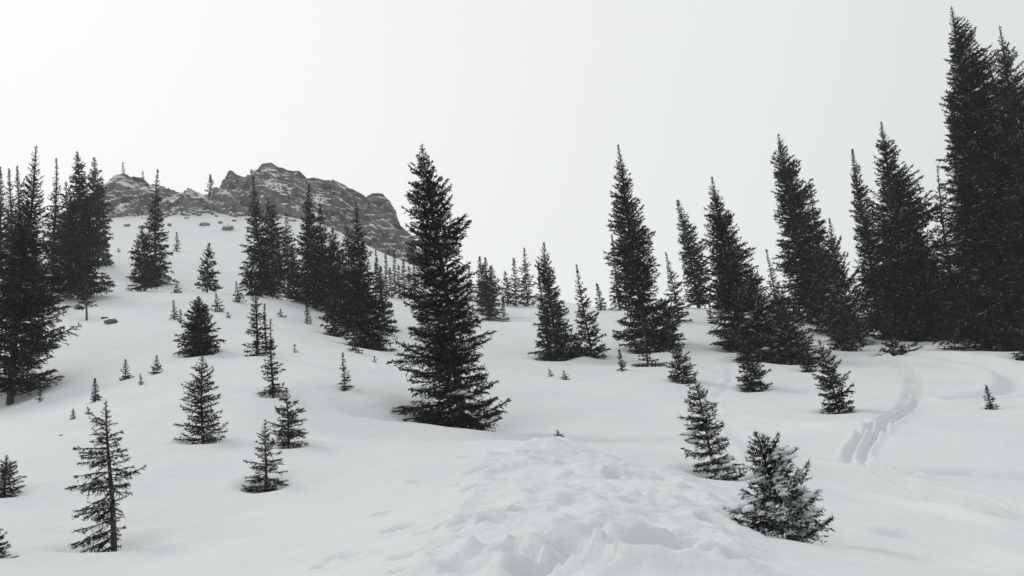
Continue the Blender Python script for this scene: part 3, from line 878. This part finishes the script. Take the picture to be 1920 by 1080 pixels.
for px_, py_, r_ in ((475, 1027, .12), (520, 1052, .13), (590, 1063, .14), (640, 1046, .14), (715, 965, .12), (750, 992, .14), (950, 873, .15), (880, 860, .15), (300, 826, .16),
                     (1330, 938, .16), (560, 860, .12), (615, 888, .12), (780, 905, .12), (1090, 960, .2), (1250, 985, .2)):
    h_ = hit_xy(px_, py_); DIMPLES.append((h_[0], h_[1], r_, 0.11, _rs.uniform(0, 3.14), 1.6))
SCOOPS = [(hit_xy(690, 775), 1.1, 0.30, 0.22), (hit_xy(745, 788), 0.6, 0.18, 0.5), (hit_xy(985, 800), 1.6, 0.25, 0.4), (hit_xy(640, 730), 0.8, 0.15, 0.3),
          (hit_xy(1545, 1015), 0.5, 0.14, 0.6), (hit_xy(140, 1010), 0.8, 0.10, 0.5), (hit_xy(60, 772), 2.4, 0.25, 0.5)]
MOUNDS = [(hit_xy(1050, 850), 1.1, 0.9, 0.08), (hit_xy(860, 822), 1.9, 0.8, 0.30), (hit_xy(930, 880), 1.2, 0.9, 0.12), (hit_xy(1150, 900), 0.8, 0.6, 0.10)]
BLOCK = hit_xy(1165, 1040)
_lo, _hi = POLY.min(0), POLY.max(0)
CLODS = np.stack([_rs.uniform(_lo[0], _hi[0], 420), _hi[1] - (_hi[1] - _lo[1]) * _rs.uniform(0, 1, 420) ** 0.6, _rs.normal(0, 0.05, 420), _rs.normal(0, 0.22, 420), _rs.normal(0, 0.22, 420)], 1)


def ground(x, y):
    x = np.asarray(x, float); y = np.asarray(y, float)
    z = ground_base(x, y)
    shp = z.shape
    x = x.ravel(); y = y.ravel(); z = z.ravel().copy()
    far = np.hypot(x, y)
    for s in TREES:                                  # wind-scoured hollows round the stems
        if s["_t"] > 60 or s.get("rock"): continue
        r = max(s["w"]) / F_PX * s["_t"]
        H_ = (s["base"][1] - s["top"][1]) / F_PX * s["_t"]
        dd = np.hypot(x - s["_B"][0], y - s["_B"][1])
        m = dd < 3.2 * r + 0.2
        if not m.any(): continue
        q = dd[m] / (0.62 * r + 0.05)
        dep = min(0.32, 0.06 + 0.05 * H_)
        z[m] += dep * (-1.0 * np.exp(-q * q) + 0.45 * np.exp(-((q - 1.9) / 0.8) ** 2))
    near = far < 120
    for C, w, dp, bm in RUT_LINES:
        lo, hi = C.min(0) - 1.5, C.max(0) + 1.5
        m = (x > lo[0]) & (x < hi[0]) & (y > lo[1]) & (y < hi[1])
        if not m.any(): continue
        dd = line_dist(x[m], y[m], C)
        wob = 1 + 0.2 * perlin2(x[m] * 1.3, y[m] * 1.3, 4)
        z[m] += wob * (-dp * np.exp(-(dd / w) ** 4) + bm * np.exp(-((dd - 1.9 * w) / (0.7 * w)) ** 2))
    m = (far > 60) & (far < 130)
    if m.any():
        dd = line_dist(x[m], y[m], ROAD)
        z[m] -= 0.5 * np.exp(-(dd / 1.0) ** 2)
    dd = np.hypot(x - ROUGH[0], y - ROUGH[1]); m = dd < 14
    if m.any():
        z[m] += np.exp(-(dd[m] / 6) ** 2) * 0.55 * fbm2(x[m] / 2.1, y[m] / 2.1, 4, 21)
    for (c, r, dp, asp) in SCOOPS:
        q = np.hypot((x - c[0]) / r, (y - c[1]) / (r * asp * 2))
        z -= dp * np.exp(-q * q)
    for (c, rx, ry, hh) in MOUNDS:
        q = np.hypot((x - c[0]) / rx, (y - c[1]) / ry)
        z += hh * np.exp(-q ** 2.5)
    # trampled snow
    lo, hi = POLY.min(0) - 1, POLY.max(0) + 1
    m = (x > lo[0]) & (x < hi[0]) & (y > lo[1]) & (y < hi[1])
    if m.any():
        X, Y = x[m], y[m]
        sd = poly_inside(X, Y, POLY) + 0.25 * fbm2(X * 1.4, Y * 1.4, 3, 8)
        k = sstep(-0.15, 0.45, sd)
        e = 0.07 + 0.13 * fbm2(X / 0.62, Y / 0.8, 4, 31) + 0.02 * (1 - 2 * np.abs(perlin2(X / 0.33, Y / 0.45, 41))) + 0.018 * fbm2(X / 0.14, Y / 0.14, 3, 51) + 0.03
        e = e + 0.09 * np.abs(fbm2(X / 1.3, Y / 1.5, 2, 61))
        cs = CLODS; d2 = (X[:, None] - cs[None, :, 0]) ** 2 + ((Y[:, None] - cs[None, :, 1]) * 0.8) ** 2
        nr = np.argmin(d2, 1)
        plate = cs[nr, 2] + cs[nr, 3] * (X - cs[nr, 0]) + cs[nr, 4] * (Y - cs[nr, 1])
        e = e + 0.3 * np.clip(plate, -0.10, 0.10) * sstep(0.0, 0.35, fbm2(X * 0.9, Y * 0.9, 2, 83) + 0.28)
        zz = k * e
        for (cx, cy, r, dp, a, asp) in DIMPLES:
            ux = (X - cx) * math.cos(a) + (Y - cy) * math.sin(a); uy = -(X - cx) * math.sin(a) + (Y - cy) * math.cos(a)
            q = np.hypot(ux / (r * asp), uy / r)
            sel = q < 3
            zz[sel] += -dp * np.exp(-q[sel] ** 3) + 0.28 * dp * np.exp(-((q[sel] - 1.45) / 0.4) ** 2)
        # the big cut block of snow
        ux = (X - BLOCK[0] - 0.12 * fbm2(X * 1.5, Y * 1.5, 2, 71)) / 0.62; uy = (Y - BLOCK[1]) / 0.5
        zz += 0.08 * sstep(1.3, 0.6, np.abs(ux) ** 2.2 + np.abs(uy) ** 2.2) * (1 + 0.15 * fbm2(X * 2, Y * 2, 2, 72))
        z[m] += zz
    else:
        for (cx, cy, r, dp, a, asp) in DIMPLES: pass
    z += 0.012 * sstep(30, 8, far) * fbm2(x / 0.5, y / 0.8, 3, 91)
    return z.reshape(shp)


def axis_nodes(lo, hi, c0, c1, s0, g, gb=None):
    up_ = [0.5 * (c0 + c1)]
    while up_[-1] < hi: up_.append(up_[-1] + s0 + g * max(0.0, up_[-1] - c1))
    dn = [0.5 * (c0 + c1)]
    while dn[-1] > lo: dn.append(dn[-1] - s0 - (gb or g) * max(0.0, c0 - dn[-1]))
    return np.array(dn[:0:-1] + up_)


gx = axis_nodes(-400, 400, -2.0, 9.0, 0.06, 0.02)
gy = axis_nodes(-70, 470, 4.8, 19.0, 0.05, 0.0135, 0.06)
GX, GY = np.meshgrid(gx, gy)
GZ = ground(GX, GY)
nx_, ny_ = len(gx), len(gy)
ii = np.arange(nx_ * ny_).reshape(ny_, nx_)
quads = np.stack([ii[:-1, :-1], ii[:-1, 1:], ii[1:, 1:], ii[1:, :-1]], -1).reshape(-1, 4)
add("ground", make_mesh("ground", np.stack([GX, GY, GZ], -1).reshape(-1, 3), quads, [M_SNOW], smooth=True), kind="structure", label="deep white snow slope with ski tracks and trampled patch")
TRI_TOTAL = len(quads) * 2
print("ground tris", TRI_TOTAL, nx_, ny_)

# ------------------------------------------------------------------ crags
def crag(name, sky_px, t0, mat, label, depth, foot, seed, amp, dip):
    """Rock mass whose crest follows a skyline; a rugged front face, ledges along the strata, and a back slope."""
    rng = np.random.RandomState(seed); NC = 900
    top = np.array([at(px, py, t0 + dt) for px, py, dt in sky_px])
    o = np.argsort(top[:, 0]); top = top[o]
    n, m = 230, 150
    X = np.linspace(top[0, 0], top[-1, 0], n)
    TZ = np.interp(X, top[:, 0], top[:, 2]); TY = np.interp(X, top[:, 0], top[:, 1])
    f = np.linspace(-1, 1, m)                         # -1 front foot, 0 crest, 1 back foot
    XX, Fv = np.meshgrid(X, f)
    TZg, TYg = np.broadcast_to(TZ, XX.shape), np.broadcast_to(TY, XX.shape)
    YY = TYg + np.where(Fv < 0, Fv * depth * (0.30 + 0.70 * np.abs(Fv)), Fv * depth * 1.6)
    base = ground_base(XX, YY) - foot
    prof = np.where(Fv < 0, 1 - np.abs(Fv) ** 1.9, 1 - np.abs(Fv) ** 1.3)
    ZZ = base + (np.maximum(TZg - base, 0.5)) * prof
    # angular blocks: cells with their own offset, tilted ledges along the strata
    cells = np.stack([rng.uniform(X[0] - 4, X[-1] + 4, NC), rng.uniform(YY.min(), YY.max(), NC), rng.uniform(ZZ.min(), ZZ.max(), NC)], 1)
    Pn = np.stack([XX, YY * 0.8, ZZ * 1.3], -1).reshape(-1, 3)
    Cn = cells * np.array([1, 0.8, 1.3])
    d2 = ((Pn ** 2).sum(1)[:, None] - 2 * Pn @ Cn.T + (Cn ** 2).sum(1)[None])
    near = np.argmin(d2, 1)
    off = rng.uniform(-1, 1, NC)[near].reshape(XX.shape)
    tilt = (Pn - Cn[near])
    g = rng.normal(0, 0.33, (NC, 3))[near]
    plane = (tilt * g).sum(1).reshape(XX.shape)
    q = (ZZ * math.cos(dip) + XX * math.sin(dip)) / 2.7 + 0.6 * fbm3(XX / 9, YY / 9, ZZ / 9, 2, seed)
    saw = (q - np.floor(q)); saw = np.where(saw < 0.8, saw / 0.8, (1 - saw) / 0.2) - 0.5
    crest = np.exp(-(Fv / 0.10) ** 2)
    q2 = (ZZ * math.cos(dip * 0.6) + XX * math.sin(dip * 0.6)) / 0.95 + 0.8 * fbm3(XX / 4, YY / 4, ZZ / 4, 3, seed + 2)
    saw2 = (q2 - np.floor(q2)); saw2 = np.where(saw2 < 0.75, saw2 / 0.75, (1 - saw2) / 0.25) - 0.5
    disp = amp * (0.55 * off + 0.6 * np.clip(plane, -1.2, 1.2) + 1.5 * saw + 0.35 * saw2 + 2.2 * fbm3(XX / 11, YY / 11, ZZ / 14, 2, seed + 7) + 1.0 * fbm3(XX / 5, YY / 5, ZZ / 5, 6, seed + 3))
    YY = YY - disp * np.where(Fv < 0.15, 1.0, 0.4) * (1 - 0.7 * crest)
    ZZ = ZZ + disp * 0.35 * (1 - 0.6 * crest) + 0.25 * amp * fbm3(XX / 2.2, YY / 2.2, ZZ / 2.2, 4, seed + 9)
    XX = XX + 0.6 * amp * fbm3(XX / 4, YY / 4, ZZ / 4, 3, seed + 5)
    # both ends sink into the snow
    en = np.minimum((np.arange(n) / 5.0), (n - 1 - np.arange(n)) / 5.0).clip(0, 1)[None]
    ZZ = np.where(en < 1, np.minimum(ZZ, base + (ZZ - base) * (0.25 + 0.75 * en)), ZZ)
    i_ = np.arange(n * m).reshape(m, n)
    Q = np.stack([i_[:-1, :-1], i_[:-1, 1:], i_[1:, 1:], i_[1:, :-1]], -1).reshape(-1, 4)
    add(name, make_mesh(name, np.stack([XX, YY, ZZ], -1).reshape(-1, 3), Q, [mat], smooth=False), label=label, category="rock outcrop")
    return len(Q) * 2


TRI_TOTAL += crag("rock_crag", [(402, 432, 0), (412, 398, 0), (422, 362, 0), (430, 338, 0), (440, 329, 0), (455, 333, 0), (470, 326, 0), (480, 316, 0), (492, 306, 0), (508, 304, 0), (522, 312, 0),
    (540, 314, 1), (562, 318, 1), (575, 331, 1), (590, 331, 2), (608, 337, 2), (632, 338, 2), (655, 351, 2), (684, 366, 1), (698, 361, 0), (718, 363, 0), (732, 376, -1), (742, 396, -2), (750, 418, -3), (765, 436, -4),
    (785, 470, -5), (800, 520, -6), (815, 565, -7)], 158, M_ROCK, "bare grey-brown crag streaked with snow ledges above the clump of spruces", 8, 2.5, 3, 0.9, R(33))
TRI_TOTAL += crag("snowy_outcrop", [(150, 400, 0), (175, 372, 0), (190, 352, 0), (205, 338, 0), (215, 328, 0), (232, 324, 0), (250, 331, 0), (268, 332, 0), (280, 342, 0), (308, 350, 0), (335, 363, 0), (346, 370, 0), (356, 357, 0),
    (370, 362, 0), (384, 374, 0), (402, 379, 0), (414, 400, 0), (430, 430, 0)], 157, M_ROCK_SNOWY, "broken snow-plastered rocks on the crest beside the bare crag", 7, 2.0, 8, 0.9, R(-25))

# loose rocks showing through the snow
def boulder(px, py, wpx, label, seed, flat=0.55, mat=None):
    h = hit(px, py)
    if h is None:
        h = at(px, py, 140.0)
    t = (h - EYE) @ FWD
    r = wpx / F_PX * t
    IV, IT = ico()
    d = 1 + 0.5 * fbm3(IV[:, 0] * 1.5, IV[:, 1] * 1.5, IV[:, 2] * 1.5, 3, seed)
    rr = np.random.RandomState(seed)
    for _ in range(7):
        nrm = rr.normal(0, 1, 3); nrm /= np.linalg.norm(nrm)
        k = IV @ nrm * d
        d = np.where(k > 0.75, d * 0.75 / k, d)
    v = IV * d[:, None] * np.array([r, r * 0.8, r * flat])
    o = add("boulder", make_mesh("boulder", v, IT, [mat or M_STONE], smooth=False), label=label, category="rock")
    o.location = (h[0], h[1], float(ground(h[0], h[1])) + r * flat * 0.05)
    o.rotation_euler = (0, 0, seed * 1.3)
    return o


boulder(148, 582, 10, "dark snow-capped boulder under the scrappy half-bare spruce", 3, 0.7)
boulder(209, 606, 15, "flat dark rock showing through snow beyond the grove's foot", 4, 0.4)
boulder(195, 597, 7, "small rock just uphill of the flat dark rock", 5)
boulder(112, 604, 8, "small rock in rough snow below the clear-trunked spruce", 6)
boulder(88, 572, 8, "snowy rock at the base of the thin-topped grove spruce", 7)
boulder(114, 817, 4, "tiny lone stone on the open slope above the lopsided spruce", 8)
boulder(428, 430, 14, "detached snow-capped block at the bottom corner of the bare crag", 9, 0.7, M_ROCK_SNOWY)
boulder(384, 422, 10, "half-buried rock on the snowfield just under the saddle", 10, 0.4, M_ROCK_SNOWY)

_rb = np.random.RandomState(77)
for bx_, by_ in ((236, 424), (262, 427), (288, 421), (318, 423), (352, 409), (372, 404), (415, 418), (437, 414), (449, 404), (468, 402), (525, 408), (545, 414), (655, 455), (672, 465)):
    o_ = boulder(bx_ + _rb.uniform(-3, 3), by_, _rb.uniform(5, 10), "snow-capped block strewn along the foot of the crags", int(_rb.randint(20, 400)), _rb.uniform(0.5, 0.9), M_ROCK_SNOWY)
    o_["group"] = "fallen blocks along the foot of the crags"

# ------------------------------------------------------------------ trees
for i_t, s_ in enumerate(TREES):
    if not s_.get("rock"):
        s_["_B"] = np.array([s_["_B"][0], s_["_B"][1], float(ground(np.array([s_["_B"][0]]), np.array([s_["_B"][1]]))[0])])
    o_, h_, n_ = build_tree(s_, i_t)
    TRI_TOTAL += n_
    print("tree %.1fm t=%.0f tris=%d %s" % (h_, s_["_t"], n_, s_["label"][:50]))
print("TOTAL TRIS", TRI_TOTAL)

# ------------------------------------------------------------------ haze
def haze_box(lo, hi, density):
    V = [(x, y, z) for x in (lo[0], hi[0]) for y in (lo[1], hi[1]) for z in (lo[2], hi[2])]
    Q = [(0, 1, 3, 2), (4, 6, 7, 5), (0, 4, 5, 1), (2, 3, 7, 6), (0, 2, 6, 4), (1, 5, 7, 3)]
    m = bpy.data.materials.new("haze_air"); m.use_nodes = True
    n = m.node_tree.nodes; n.clear()
    out = n.new("ShaderNodeOutputMaterial"); v = n.new("ShaderNodeVolumePrincipled")
    v.inputs["Color"].default_value = (0.97, 0.975, 0.98, 1)
    v.inputs["Density"].default_value = density
    v.inputs["Anisotropy"].default_value = 0.0
    m.node_tree.links.new(v.outputs["Volume"], out.inputs["Volume"])
    add("haze", make_mesh("haze", np.array(V), np.array(Q), [m]), kind="stuff")


haze_box((-405, -75, float(GZ.min()) - 1.0), (405, 475, float(max(GZ.max(), 95.0)) + 2.0), 0.0004)
